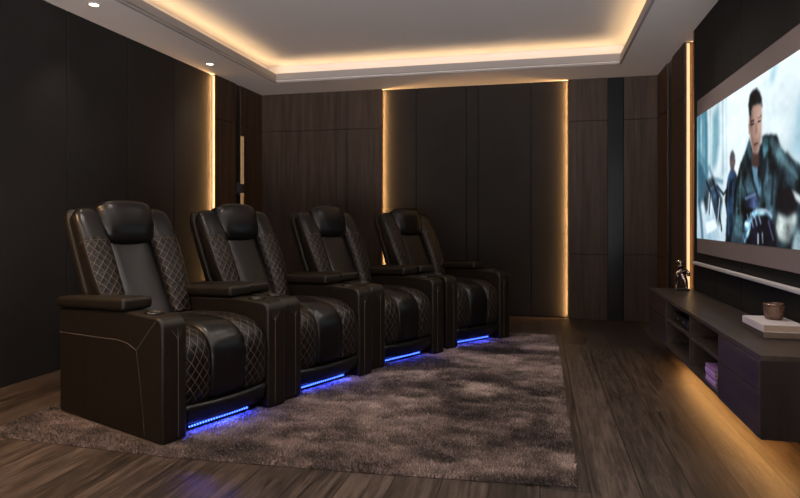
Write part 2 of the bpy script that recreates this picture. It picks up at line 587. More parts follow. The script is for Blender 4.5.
# wall sconce on the left wall --------------------------------------------
sc_ = empty('wall_sconce', (LW, 5.995, 1.385))
tag(sc_, 'slim vertical brass bar wall light with black bracket on the far left wall', 'wall light')
xg = -0.012
MB().box(xg, 0.03, -0.05, 0.05, -0.065, 0.065).build('bracket', M['black_plastic'], sc_, bevel=.004)
MB().tube([(0.047, -0.012, -0.57), (0.047, -0.012, 0.57)], 0.010, 10).build('light_bar', M['bar_light'], sc_, smooth=True)
MB().box(0.030, 0.060, 0.006, 0.028, -0.57, 0.57).build('bar_spine', M['brass'], sc_, bevel=.003)
MB().box(0.026, 0.062, -0.028, 0.036, -0.05, 0.05).build('clamp', M['black_plastic'], sc_, bevel=.003)

# ------------------------------------------------------------------ recliner
def sgnpow(x, e):
    return math.copysign(abs(x) ** e, x)

def frames(path):
    """path of (x, z): tangents and front normals"""
    out = []
    for i in range(len(path)):
        a = path[max(i - 1, 0)]
        b = path[min(i + 1, len(path) - 1)]
        t = Vector((b[0] - a[0], b[1] - a[1])).normalized()
        out.append((t, Vector((t.y, -t.x))))
    return out

def interp_path(keys, n):
    """keys: rows (s, a, b, c ...) -> n smoothed rows"""
    keys = np.array(keys, float)
    s = np.linspace(0, 1, n)
    cols = []
    for c in range(1, keys.shape[1]):
        y = np.interp(s, keys[:, 0], keys[:, c])
        for _ in range(3):
            yy = y.copy()
            yy[1:-1] = (y[:-2] + 2 * y[1:-1] + y[2:]) / 4
            y = yy
        cols.append(y)
    return s, np.array(cols).T

def slab_loft(keys, n=28, nr=30, e=0.55, folds=None):
    """keys rows: s, x, z, yc, half_width, half_depth"""
    s, P = interp_path(keys, n)
    fr = frames([(p[0], p[1]) for p in P])
    rings = []
    for i in range(n):
        x, z, yc, hw, hd = P[i]
        _, nv = fr[i]
        ring = []
        for j in range(nr):
            a = 2 * PI * j / nr
            f = 1.0
            if folds:
                f = 1 + folds(s[i], a)
            yy = yc + hw * sgnpow(math.cos(a), e) * f
            of = hd * sgnpow(math.sin(a), e) * f
            ring.append((x + nv.x * of, yy, z + nv.y * of))
        rings.append(ring)
    return rings

def round_ends(keys, r=0.06, tiny=0.35):
    return keys

def make_recliner():
    root = empty('recliner_armchair')
    hi, ho = 0.260, 0.394
    # --- arms (left and right): side profile extruded across the width
    prof = [(-0.915, 0.0), (0.012, 0.0), (0.012, 0.50)]
    for k in range(1, 8):
        a = k / 7 * PI / 2
        prof.append((-0.043 + 0.055 * math.cos(a), 0.522 + 0.062 * math.sin(a)))
    prof += [(-0.25, 0.592), (-0.60, 0.578), (-0.915, 0.562)]
    for sgn in (-1, 1):
        ya, yb = (sgn * hi, sgn * ho)
        n = len(prof)
        vs = [(x, ya, z) for x, z in prof] + [(x, yb, z) for x, z in prof]
        fa = tuple(range(n))
        fb = tuple(range(2 * n - 1, n - 1, -1))
        fs = [fa, fb] + [(i, n + i, n + (i + 1) % n, (i + 1) % n) for i in range(n)]
        if sgn > 0:
            fs = [tuple(reversed(f)) for f in fs]
        fs = [tuple(reversed(f)) for f in fs]
        arm = MB().add(vs, fs).build('armrest', M['leather_warm_lit'], root, smooth=True, bevel=0.016, seg=4)
        # stitched seams: side yoke, drop line, front panel line
        yo = sgn * (ho + 0.0005)
        def seam(pts, r):
            MB().tube(pts, r, 5).build('stitching', M['thread'], arm)
        seam([(-0.906, yo, 0.430), (-0.55, yo, 0.440), (-0.36, yo, 0.448), (-0.27, yo, 0.442), (-0.195, yo, 0.415), (-0.12, yo, 0.49), (-0.042, yo, 0.562)], 0.0022)
        seam([(-0.195, yo, 0.415), (-0.17, yo, 0.3), (-0.14, yo, 0.12), (-0.125, yo, 0.01)], 0.0012)
        for yy in (sgn * 0.311,):
            seam([(0.0135, yy, 0.02), (0.0135, yy, 0.30), (0.0135, yy, 0.478), (0.009, yy, 0.53)], 0.0021)
            seam([(0.0135, yy, 0.478), (0.010, sgn * 0.345, 0.525), (-0.010, sgn * 0.374, 0.571)], 0.0018)
            seam([(0.0135, yy, 0.478), (0.011, sgn * 0.292, 0.515), (-0.002, sgn * 0.276, 0.562)], 0.0014)
        # padded lid
        y0, y1 = sorted((sgn * 0.244, sgn * 0.410))
        vs = []
        for (x, zb, zt) in ((-0.925, 0.566, 0.622), (-0.282, 0.594, 0.656)):
            for y in (y0, y1):
                vs += [(x, y, zb), (x, y, zt)]
        fs = [(0, 1, 3, 2), (4, 6, 7, 5), (0, 4, 5, 1), (2, 3, 7, 6), (1, 5, 7, 3), (0, 2, 6, 4)]
        pad = MB().add(vs, fs).build('arm_pad', M['leather_warm_lit'], root, smooth=True, bevel=0.021, seg=4)
        for yy in (y0 + .004, y1 - .004):
            MB().tube([(-0.87, yy, 0.608), (-0.30, yy, 0.638)], 0.0012, 5).build('stitching', M['thread'], pad)
        # cup holder
        cxh, cyh, czh = -0.15, sgn * 0.327, 0.5895
        pr = [(0.047, 0.0), (0.047, 0.005), (0.042, 0.0065), (0.037, 0.004), (0.035, 0.0008)]
        MB().rings([[(cxh + r * math.cos(2 * PI * j / 28), cyh + r * math.sin(2 * PI * j / 28), czh + z) for j in range(28)] for r, z in pr], cap=False) \
            .build('cup_holder', M['dark_chrome'], root, smooth=True)
        MB().rings([[(cxh + r * math.cos(2 * PI * j / 28), cyh + r * math.sin(2 * PI * j / 28), czh + z) for j in range(28)] for r, z in ((0.036, 0.0022), (0.02, 0.0016))]) \
            .build('cup_well', M['black_plastic'], bpy.data.objects[root.children[-1].name], smooth=True)
    # --- base box between the arms
    MB().box(-0.88, -0.045, -0.262, 0.262, 0.035, 0.42).build('base', M['leather'], root, bevel=.01)
    # --- seat: smooth centre panel, quilted panel on each side, folding over the front
    def seat_keys(yc, hw, lift):
        return [(0.00, -0.64, 0.440 + lift, yc, hw, 0.05), (0.15, -0.52, 0.452 + lift, yc, hw, 0.056), (0.45, -0.25, 0.458 + lift, yc, hw, 0.060),
                (0.58, -0.125, 0.448 + lift, yc, hw, 0.058), (0.66, -0.062, 0.420 + lift, yc, hw, 0.054), (0.73, -0.035, 0.37 + lift * .6, yc, hw, 0.050),
                (0.86, -0.030, 0.27, yc, hw, 0.046), (0.97, -0.035, 0.17, yc, hw, 0.040), (1.0, -0.04, 0.148, yc, hw * .98, 0.03)]
    def flip(rs):
        return [list(reversed(r)) for r in rs]
    cr = slab_loft([(k[0], k[1], k[2], k[3], k[4], -k[5]) for k in seat_keys(0, 0.112, 0.006)], 44, 32, 0.5)
    seat = MB().rings(cr, uv=True).build('seat_cushion', M['leather'], root, smooth=True)
    for sgn in (-1, 1):
        cr = slab_loft([(k[0], k[1], k[2], k[3], k[4], -k[5]) for k in seat_keys(sgn * 0.186, 0.078, -0.002)], 44, 32, 0.6)
        MB().rings(cr, uv=True, mifun=lambda s, q: 1 if q > 0.5 or q < .04 or q > .46 else 1).build('quilted_side_cushion', [M['leather'], M['quilt']], root, smooth=True)
    # --- footrest lip with a rolled top edge, bowed forward
    rings = []
    for k in range(25):
        y = -0.258 + 0.516 * k / 24
        q = y / 0.258
        bx = 0.016 * (1 - q * q)
        dz = -0.008 * (1 - q * q)
        ring = []
        for (px, pz) in ((-0.05, 0.055), (-0.022, 0.052), (-0.010, 0.060), (-0.004, 0.085), (0.000, 0.110), (0.004, 0.128), (0.000, 0.142), (-0.012, 0.148), (-0.03, 0.146), (-0.05, 0.14)):
            ring.append((px + bx, y, pz + dz))
        rings.append(ring)
    lip = MB().rings(rings).build('footrest_lip', M['leather'], root, smooth=True)
    for y in (-0.14, 0.16):
        q = y / 0.258
        bx = 0.016 * (1 - q * q) + .001
        MB().tube([(-0.008 + bx, y, 0.056), (-0.002 + bx, y, 0.085), (0.002 + bx, y, 0.108), (0.005 + bx, y, 0.124)], 0.0013, 5).build('stitching', M['gap'], lip)
    # --- led tape under the lip
    lt = MB().box(-0.030, -0.024, -0.222, 0.148, 0.030, 0.037).build('led_tape', M['led_blue'], root)
    lt['label'] = 'glowing blue led tape'
    # --- back: shell, centre panel, two wings, head pillow
    shell = [(0.0, -0.80, 0.42, 0, 0.255, 0.045), (0.25, -0.862, 0.617, 0, 0.290, 0.034), (0.85, -1.038, 1.005, 0, 0.299, 0.036),
             (0.95, -1.062, 1.068, 0, 0.292, 0.038), (1.0, -1.072, 1.092, 0, 0.270, 0.020)]
    MB().rings(slab_loft(shell, 30, 36, 0.35)).build('back_shell', M['leather_warm_lit'], root, smooth=True)
    cen = [(0.0, -0.655, 0.42, 0, 0.150, 0.05), (0.2, -0.735, 0.545, 0, 0.150, 0.052), (0.5, -0.835, 0.72, 0, 0.150, 0.052), (0.8, -0.930, 0.90, 0, 0.150, 0.05), (1.0, -0.99, 1.04, 0, 0.148, 0.045)]
    MB().rings(slab_loft(cen, 26, 32, 0.5)).build('back_cushion', M['leather'], root, smooth=True)
    for sgn in (-1, 1):
        w = [(0.00, -0.676, 0.466, sgn * 0.193, 0.064, 0.060), (0.12, -0.722, 0.556, sgn * 0.204, 0.073, 0.066), (0.35, -0.790, 0.710, sgn * 0.217, 0.081, 0.064),
             (0.70, -0.886, 0.909, sgn * 0.220, 0.084, 0.056), (0.86, -0.946, 1.012, sgn * 0.218, 0.087, 0.054), (0.94, -0.978, 1.060, sgn * 0.215, 0.082, 0.050),
             (0.98, -0.996, 1.084, sgn * 0.212, 0.068, 0.040), (1.00, -1.004, 1.094, sgn * 0.210, 0.042, 0.022)]
        fold = lambda s, a: (0.075 * math.sin(15 * a) * min(1, max(0, (s - .84) / .08))) if math.sin(a) < 0.35 else 0.0
        rg = slab_loft(w, 46, 52, 0.62, fold)
        wing = MB().rings(rg, uv=True, mifun=lambda s, q, sg=sgn: (1 if (s < 0.70 and ((0.02 < q < 0.40) if sg < 0 else (0.10 < q < 0.48))) else 2 if (s < .92 and ((0.40 <= q < .75) if sg < 0 else (q <= .10 or q > .75))) else 0)).build('back_wing', [M['leather'], M['quilt'], M['leather_warm_lit']], root, smooth=True)
        # seam across the wing where the quilting stops and piping down its outer edge
        i = int(round(0.70 * 45))
        MB().tube([Vector(rg[i][j]) + (Vector(rg[i][j]) - Vector((w[4][1] + .06, sgn * .22, rg[i][j][2]))).normalized() * .001 for j in range(0, 27)], 0.0018, 5).build('stitching', M['thread'], wing)
        jo = 5 if sgn > 0 else 21
        MB().tube([rg[k][jo] for k in range(4, i + 1)], 0.0022, 5).build('piping', M['thread'], wing)
    # head pillow: swept across the width, gathered at both ends
    rings = []
    for k in range(37):
        q = -1 + 2 * k / 36
        aq = abs(q)
        y = 0.180 * q
        end = math.sqrt(max(0.0, 1 - aq ** 5))
        hh = 0.137 * (0.50 + 0.50 * math.sqrt(max(0.0, 1 - aq ** 2.8)))
        hd = 0.068 * (0.30 + 0.70 * end)
        ring = []
        for j in range(40):
            a = 2 * PI * j / 40
            g = 1 + 0.085 * math.sin(15 * a) * max(0, (aq - .62) / .38) * (1 if aq < .97 else .4)
            tt_ = hh * sgnpow(math.cos(a), 0.8) * g
            nn = hd * sgnpow(math.sin(a), 0.75) * g
            cxp, czp = -0.922 - 0.035 * aq ** 4, 1.020
            ring.append((cxp - 0.25 * tt_ + 0.968 * nn, y, czp + 0.968 * tt_ + 0.25 * nn))
        rings.append(ring)
    MB().rings(rings).build('head_pillow', M['leather'], root, smooth=True)
    return root

CH = [(-1.554, 2.809, .367), (-1.276, 3.572, .418), (-.940, 4.343, .528), (-.503, 5.094, .641)]
LAB = ['black leather recliner nearest the viewer, at the left end of the row',
       'second black leather recliner from the viewer, its head pillow under the slim brass wall light',
       'third black leather recliner from the viewer, in front of the dark wood back wall',
       'farthest black leather recliner, backed by the charcoal fabric panels']
ZR = 0.0035
base = make_recliner()
for i, (x, y, a) in enumerate(CH):
    r = base if i == 0 else copy_tree(base)
    r.location = (x, y, ZR)
    r.rotation_euler = (0, 0, -a)
    tag(r, LAB[i], 'recliner', 'leather recliners in the row')
    # the tape's light
    f = Vector((math.cos(-a), math.sin(-a), 0))
    s = Vector((-math.sin(-a), math.cos(-a), 0))
    p = Vector((x, y, ZR + .040)) + f * -0.018 + s * -0.037
    q = Vector((0.75, 0, -0.66))
    l = area('led_tape_glow', p, (0, 0, 0), 0.37, 0.008, 3.4, (0.02, 0.05, 1.0))
    d = f * 0.42 + Vector((0, 0, -0.9))
    l.rotation_euler = d.to_track_quat('-Z', 'X').to_euler()
    # make the lamp's long side follow the tape
    zax = -d.normalized(); xax = s.normalized(); yax = zax.cross(xax)
    l.rotation_euler = Matrix((xax, yax, zax)).transposed().to_euler()

# ------------------------------------------------------------------ rug
def make_rug():
    root = empty('shag_rug', (0, 0, 0))
    tag(root, 'large brown shag rug under the row of recliners on the plank floor', 'rug')
    poly = [(0.143, 2.43), (-0.6, 2.375), (-1.6, 2.335), (-2.63, 2.37), (-2.63, 5.578), (0.143, 5.578)]
    n = len(poly)
    vs = [(x, y, 0.0005) for x, y in poly] + [(x, y, 0.003) for x, y in poly]
    fs = [tuple(range(n))[::1], tuple(range(2 * n - 1, n - 1, -1))] + [(i, n + i, n + (i + 1) % n, (i + 1) % n) for i in range(n)]
    MB().add(vs, fs).build('backing', M['rug_base'], root)
    # pile: one blade per tuft
    NT = 520000
    X = rng.uniform(-2.63, 0.143, NT)
    Y = rng.uniform(2.33, 5.578, NT)
    yn = np.interp(X, [-2.63, -1.6, -0.6, 0.143], [2.37, 2.335, 2.375, 2.43])
    ok = Y > yn + .002
    for (cx_, cy_, a) in CH:
        dx, dy = X - cx_, Y - cy_
        lx_ = dx * math.cos(a) - dy * math.sin(a)
        ly_ = dx * math.sin(a) + dy * math.cos(a)
        ok &= ~((lx_ > -0.935) & (lx_ < 0.036) & (np.abs(ly_) < 0.420) & ((lx_ < -.05) | (np.abs(ly_) > .240)))
    # sparser in the hidden strip behind the chairs
    X, Y = X[ok], Y[ok]
    NT = len(X)

    def field(X, Y, sx, sy, seed, oct_=3):
        r = np.random.default_rng(seed)
        out = np.zeros_like(X)
        amp = 1.0
        for o_ in range(oct_):
            gx, gy = 64, 64
            g = r.normal(size=(gx, gy))
            fx_ = (X + 10) * sx * 2 ** o_
            fy_ = (Y + 10) * sy * 2 ** o_
            ix, iy = np.floor(fx_).astype(int), np.floor(fy_).astype(int)
            tx, ty = fx_ - ix, fy_ - iy
            tx, ty = tx * tx * (3 - 2 * tx), ty * ty * (3 - 2 * ty)
            a00 = g[ix % gx, iy % gy]; a10 = g[(ix + 1) % gx, iy % gy]
            a01 = g[ix % gx, (iy + 1) % gy]; a11 = g[(ix + 1) % gx, (iy + 1) % gy]
            out += amp * ((a00 * (1 - tx) + a10 * tx) * (1 - ty) + (a01 * (1 - tx) + a11 * tx) * ty)
            amp *= 0.6
        return out
    nap = field(X, Y, 2.6, 4.6, 3) * 0.75 + field(X, Y, 10, 14, 5, 2) * 0.40
    nap = np.clip(nap, -2, 2)
    tone = 0.40 + 0.17 * nap + rng.normal(0, 0.13, NT)
    tone = np.clip(tone, 0, 1)
    ang = rng.uniform(0, 2 * PI, NT)
    lean = 0.007
    Lx = lean * np.cos(ang) + 0.004 * nap
    Ly = lean * np.sin(ang) + 0.008 * nap
    hgt = rng.uniform(0.008, 0.017, NT)
    wd = rng.uniform(0.003, 0.0055, NT)
    a2 = rng.uniform(0, PI, NT)
    V = np.zeros((NT, 3, 3), np.float32)
    V[:, 0, 0] = X - wd * np.cos(a2); V[:, 0, 1] = Y - wd * np.sin(a2); V[:, 0, 2] = 0.0025
    V[:, 1, 0] = X + wd * np.cos(a2); V[:, 1, 1] = Y + wd * np.sin(a2); V[:, 1, 2] = 0.0025
    V[:, 2, 0] = X + Lx; V[:, 2, 1] = Y + Ly; V[:, 2, 2] = 0.0025 + hgt
    me = bpy.data.meshes.new('pile')
    me.vertices.add(NT * 3)
    me.vertices.foreach_set('co', V.reshape(-1))
    me.loops.add(NT * 3)
    me.loops.foreach_set('vertex_index', np.arange(NT * 3, dtype=np.int32))
    me.polygons.add(NT)
    me.polygons.foreach_set('loop_start', np.arange(0, NT * 3, 3, dtype=np.int32))
    me.polygons.foreach_set('loop_total', np.full(NT, 3, dtype=np.int32))
    at = me.attributes.new('tone', 'FLOAT', 'FACE')
    at.data.foreach_set('value', tone.astype(np.float32))
    me.materials.append(M['rug'])
    me.update()
    me.validate()
    o = bpy.data.objects.new('pile', me)
    COL.objects.link(o)
    o.parent = root
    o['kind'] = 'stuff'
make_rug()

# ------------------------------------------------------------------ console
CX0, CX1, CY0, CY1, CZ0, CZ1 = 0.852, 1.166, 2.66, 5.12, 0.168, 0.503
con = empty('mounted_media_console', (1.0, 3.9, 0))
tag(con, 'long dark wood media console floating under the projection screen on the right wall', 'media console')
con_parts = []
def cpart(name, mat, *b, bev=0.002):
    o = MB().box(*b).build(name, mat, con, bevel=bev, seg=2)
    o.location = (-1.0, -3.9, 0)
    return o
cpart('console_top', M['console_wood'], CX0, CX1, CY0 - .011, CY1, CZ1 - .022, CZ1)
T = 0.02
DIV = [2.68, 3.235, 3.83, 4.495, 5.10]
body = MB()
body.box(CX0 + .004, CX1, CY0 + .001, CY1 - .001, CZ0, CZ0 + T)                    # bottom board
body.box(CX1 - .015, CX1, CY0 + .001, CY1 - .001, CZ0 + T, CZ1 - .022)             # back board
body.box(CX0 + .001, CX1 - .015, CY0 + .001, CY0 + T, CZ0 + T, CZ1 - .022)
body.box(CX0 + .004, CX1 - .015, CY1 - T, CY1 - .001, CZ0 + T, CZ1 - .022)
for d in DIV[1:4]:
    body.box(CX0 + .004, CX1 - .015, d - .01, d + .01, CZ0 + T, CZ1 - .022)
b_ = body.build('carcass', M['console_wood'], con)
b_.location = (-1.0, -3.9, 0)
cpart('end_panel', M['end_wood'], CX0 + .001, CX1, CY0 - .010, CY0 + .0005, CZ0, CZ1 - .0225)
for a, b in ((3.245, 3.82), (3.84, 4.485)):
    cpart('shelf', M['console_wood'], CX0 + .01, CX1 - .016, a, b, 0.340, 0.358)
ZM = 0.352
for a, b in ((CY0 + .003, 3.226), (4.504, CY1 - .003)):
    cpart('drawer', M['console_front'], CX0 - .002, CX0 + .016, a, b, CZ0 + .002, ZM - .003)
    cpart('drawer', M['console_front'], CX0 - .002, CX0 + .016, a, b, ZM + .003, CZ1 - .026)
# hidden led line under the console (lamp only)
area('console_underglow', (CX0 + 0.17, (2.72 + 4.72) / 2, CZ0 - .008), (0, 0, 0), 0.012, 2.0, 6.3, (1.0, 0.47, 0.135))

# things on and in the console
def book(name, x0, x1, y0, y1, z0, z1, cover, label, cat='book', group=None, rz=0.0):
    cx_, cy_ = (x0 + x1) / 2, (y0 + y1) / 2
    o = empty(name, (cx_, cy_, z0), rz)
    tag(o, label, cat, group)
    a, b, h = (x1 - x0) / 2, (y1 - y0) / 2, z1 - z0
    t = min(.003, h * .12)
    # spine on the -x side
    MB().box(-a, a, -b, b, 0, t).box(-a, a, -b, b, h - t, h).box(-a, -a + t, -b, b, t, h - t).build('cover', cover, o, bevel=.0008, seg=1)
    MB().box(-a + t, a - .004, -b + .004, b - .004, t, h - t).build('pages', M['pages'], o)
    return o
ZT = CZ1 + .0005
book('coffee_table_book', 0.984, 1.158, 3.030, 3.325, ZT, ZT + .032, M['cover_dark'], 'dark grey hardcover book lying on the console, lower of the two', 'book', 'books on the console top', 0.0)
book('coffee_table_book', 0.978, 1.152, 3.005, 3.290, ZT + .0325, ZT + .066, M['cover_white'], 'white hardcover book on the console, upper one under the glass tumbler', 'book', 'books on the console top', 0.0)
# tumbler
zt = ZT + .0668
tum = empty('glass_tumbler', (1.082, 3.185, zt))
tag(tum, 'smoked amber glass tumbler standing on the white book', 'tumbler')
pr = [(r * .92, z * .90) for r, z in [(0.001, 0.0), (0.036, 0.0), (0.040, 0.004), (0.046, 0.040), (0.050, 0.080), (0.0495, 0.082), (0.0470, 0.081), (0.043, 0.042), (0.036, 0.012), (0.001, 0.011)]]
rings = [[((r + .0006 * math.cos(14 * 2 * PI * j / 84) * (1 if 0.003 < z < .079 else 0)) * math.cos(2 * PI * j / 84), (r + .0006 * math.cos(14 * 2 * PI * j / 84)) * math.sin(2 * PI * j / 84), z) for j in range(84)] for r, z in pr]
MB().rings(rings, cap=False).build('tumbler_glass', M['glass'], tum, smooth=True)
MB().tube([(0.0449 * math.cos(2 * PI * j / 40), 0.0449 * math.sin(2 * PI * j / 40), 0.073) for j in range(40)], 0.0022, 6, closed=True).build('rim', M['bronze'], tum, smooth=True)

# lilac books on the lower shelf, near side
z = CZ0 + T + .0005
bxo = empty('storage_case', (0.96, 3.305, z))
tag(bxo, 'small black case beside the lilac books, low in the console', 'case')
MB().box(-0.085, 0.08, -0.03, 0.03, 0, 0.040).build('case_body', M['black_plastic'], bxo, bevel=.003)
MB().box(-0.086, 0.081, -0.031, 0.031, 0.040, 0.050).build('case_lid', M['black_plastic'], bxo, bevel=.003)
hts = [0.022, 0.018, 0.022, 0.019]
pos = ['lowest', 'second from the bottom', 'third from the bottom', 'topmost']
for k, h in enumerate(hts):
    book('paperback_book', 0.868 + 0.003 * (k % 2), 1.02, 3.345 + 0.004 * k, 3.525 + .004 * k, z, z + h, M['lilac'] if k % 2 == 0 else M['lilac2'],
         f'lilac book in the low console compartment, {pos[k]} of its stack', 'book', 'lilac books in the console')
    z += h + .0008
# av receiver on the far upper shelf
av = empty('media_player', (1.0, 4.20, 0.3585))
tag(av, 'low black media player on the upper far shelf of the console', 'media player')
MB().box(-0.115, 0.13, -0.19, 0.19, 0.008, 0.062).build('player_body', M['black_plastic'], av, bevel=.003)
MB().box(-0.117, -0.113, -0.17, 0.17, 0.018, 0.052).build('front_plate', M['dark_chrome'], av, bevel=.001)
for sx in (-0.09, 0.1):
    for sy in (-0.16, 0.16):
        MB().rings([[(sx + .012 * math.cos(2 * PI * j / 12), sy + .012 * math.sin(2 * PI * j / 12), zz) for j in range(12)] for zz in (0, .009)]).build('foot', M['black_plastic'], av)
for yy in (-0.12, 0.05):
    MB().rings([[(xx, yy + .014 * math.cos(-2 * PI * j / 16), .035 + .014 * math.sin(-2 * PI * j / 16)) for j in range(16)] for xx in (-.113, -.127)]).build('knob', M['dark_chrome'], av, smooth=True)

# figurine ----------------------------------------------------------------
fg = empty('metal_figurine', (1.055, 4.955, CZ1 + .0005))
tag(fg, 'small polished bronze figurine on a dark base at the far end of the console', 'figurine')
MB().box(-0.048, 0.048, -0.04, 0.04, 0, 0.016).build('plinth', M['black_plastic'], fg, bevel=.003)
def skin_obj(name, verts, edges, radii, mat, parent, sub=2):
    me = bpy.data.meshes.new(name)
    me.from_pydata(verts, edges, [])
    o = bpy.data.objects.new(name, me)
    COL.objects.link(o)
    o.parent = parent
    sm = o.modifiers.new('skin', 'SKIN')
    lay = me.skin_vertices[0].data if me.skin_vertices else None
    if lay is None:
        bpy.context.view_layer.objects.active = o
        bpy.ops.mesh.customdata_skin_add()
        lay = me.skin_vertices[0].data
    for s_, r_ in zip(lay, radii):
        s_.radius = (r_, r_)
    lay[0].use_root = True
    sm.use_smooth_shade = True
    sb = o.modifiers.new('sub', 'SUBSURF')
    sb.levels = sb.render_levels = sub
    me.materials.append(mat)
    return o
V_ = [(0, 0, 0.105), (0.004, 0, 0.135), (-0.002, 0, 0.165), (-0.006, 0, 0.185), (-0.012, 0, 0.210), (-0.020, 0, 0.226),   # pelvis .. head
      (-0.022, 0.020, 0.085), (-0.034, 0.022, 0.050), (-0.036, 0.022, 0.022),                                              # one leg
      (0.022, -0.016, 0.085), (0.024, -0.020, 0.050), (0.030, -0.020, 0.022),
      (-0.034, -0.008, 0.160), (-0.044, -0.014, 0.130), (-0.028, -0.030, 0.112),                                           # arms
      (0.030, 0.004, 0.165), (0.050, -0.006, 0.142), (0.040, -0.028, 0.128), (-0.046, -0.018, 0.016), (0.020, -0.034, 0.016)]
E_ = [(0, 1), (1, 2), (2, 3), (3, 4), (4, 5), (0, 6), (6, 7), (7, 8), (0, 9), (9, 10), (10, 11), (2, 12), (12, 13), (13, 14), (2, 15), (15, 16), (16, 17), (8, 18), (11, 19)]
R_ = [1.22 * q for q in [0.024, 0.022, 0.025, 0.013, 0.022, 0.017, 0.017, 0.014, 0.011, 0.017, 0.014, 0.011, 0.015, 0.012, 0.010, 0.015, 0.012, 0.010, 0.008, 0.008]]
V_ = [(x * .95, y, .016 + (z - .016) * .9) for x, y, z in V_]
skin_obj('figure', V_, E_, R_, M['bronze'], fg)
# pointed cap with a peak
MB().tube([(-0.004, 0, 0.196), (-0.014, 0, 0.216), (-0.026, 0, 0.222), (-0.046, -0.004, 0.212)], [0.022, 0.021, 0.013, 0.004], 12).build('cap', M['bronze'], fg, smooth=True)

# ------------------------------------------------------------------ projection screen with its film picture
SY1, SY0 = 4.912, 2.746            # far and near edge of the picture
SZ0, SZ1 = 0.905, 1.816
scr = empty('projection_screen', (RW, 3.9, 0.70))
tag(scr, 'wide projection screen on the right wall with a film scene of a dark-coated man', 'projection screen')
def spart(name, mat, mb, **k):
    o = mb.build(name, mat, scr, **k)
    o.location = (-RW, -3.9, -0.70)
    return o
spart('screen_cloth', M['screen_mask'], MB().box(RW - .016, RW - .002, SY0 - .05, SY1 + .003, 0.796, 1.936))
spart('bottom_bar', M['alu'], MB().box(RW - .034, RW - .002, SY0 - .08, 4.985, 0.704, 0.727), bevel=.006, smooth=True)

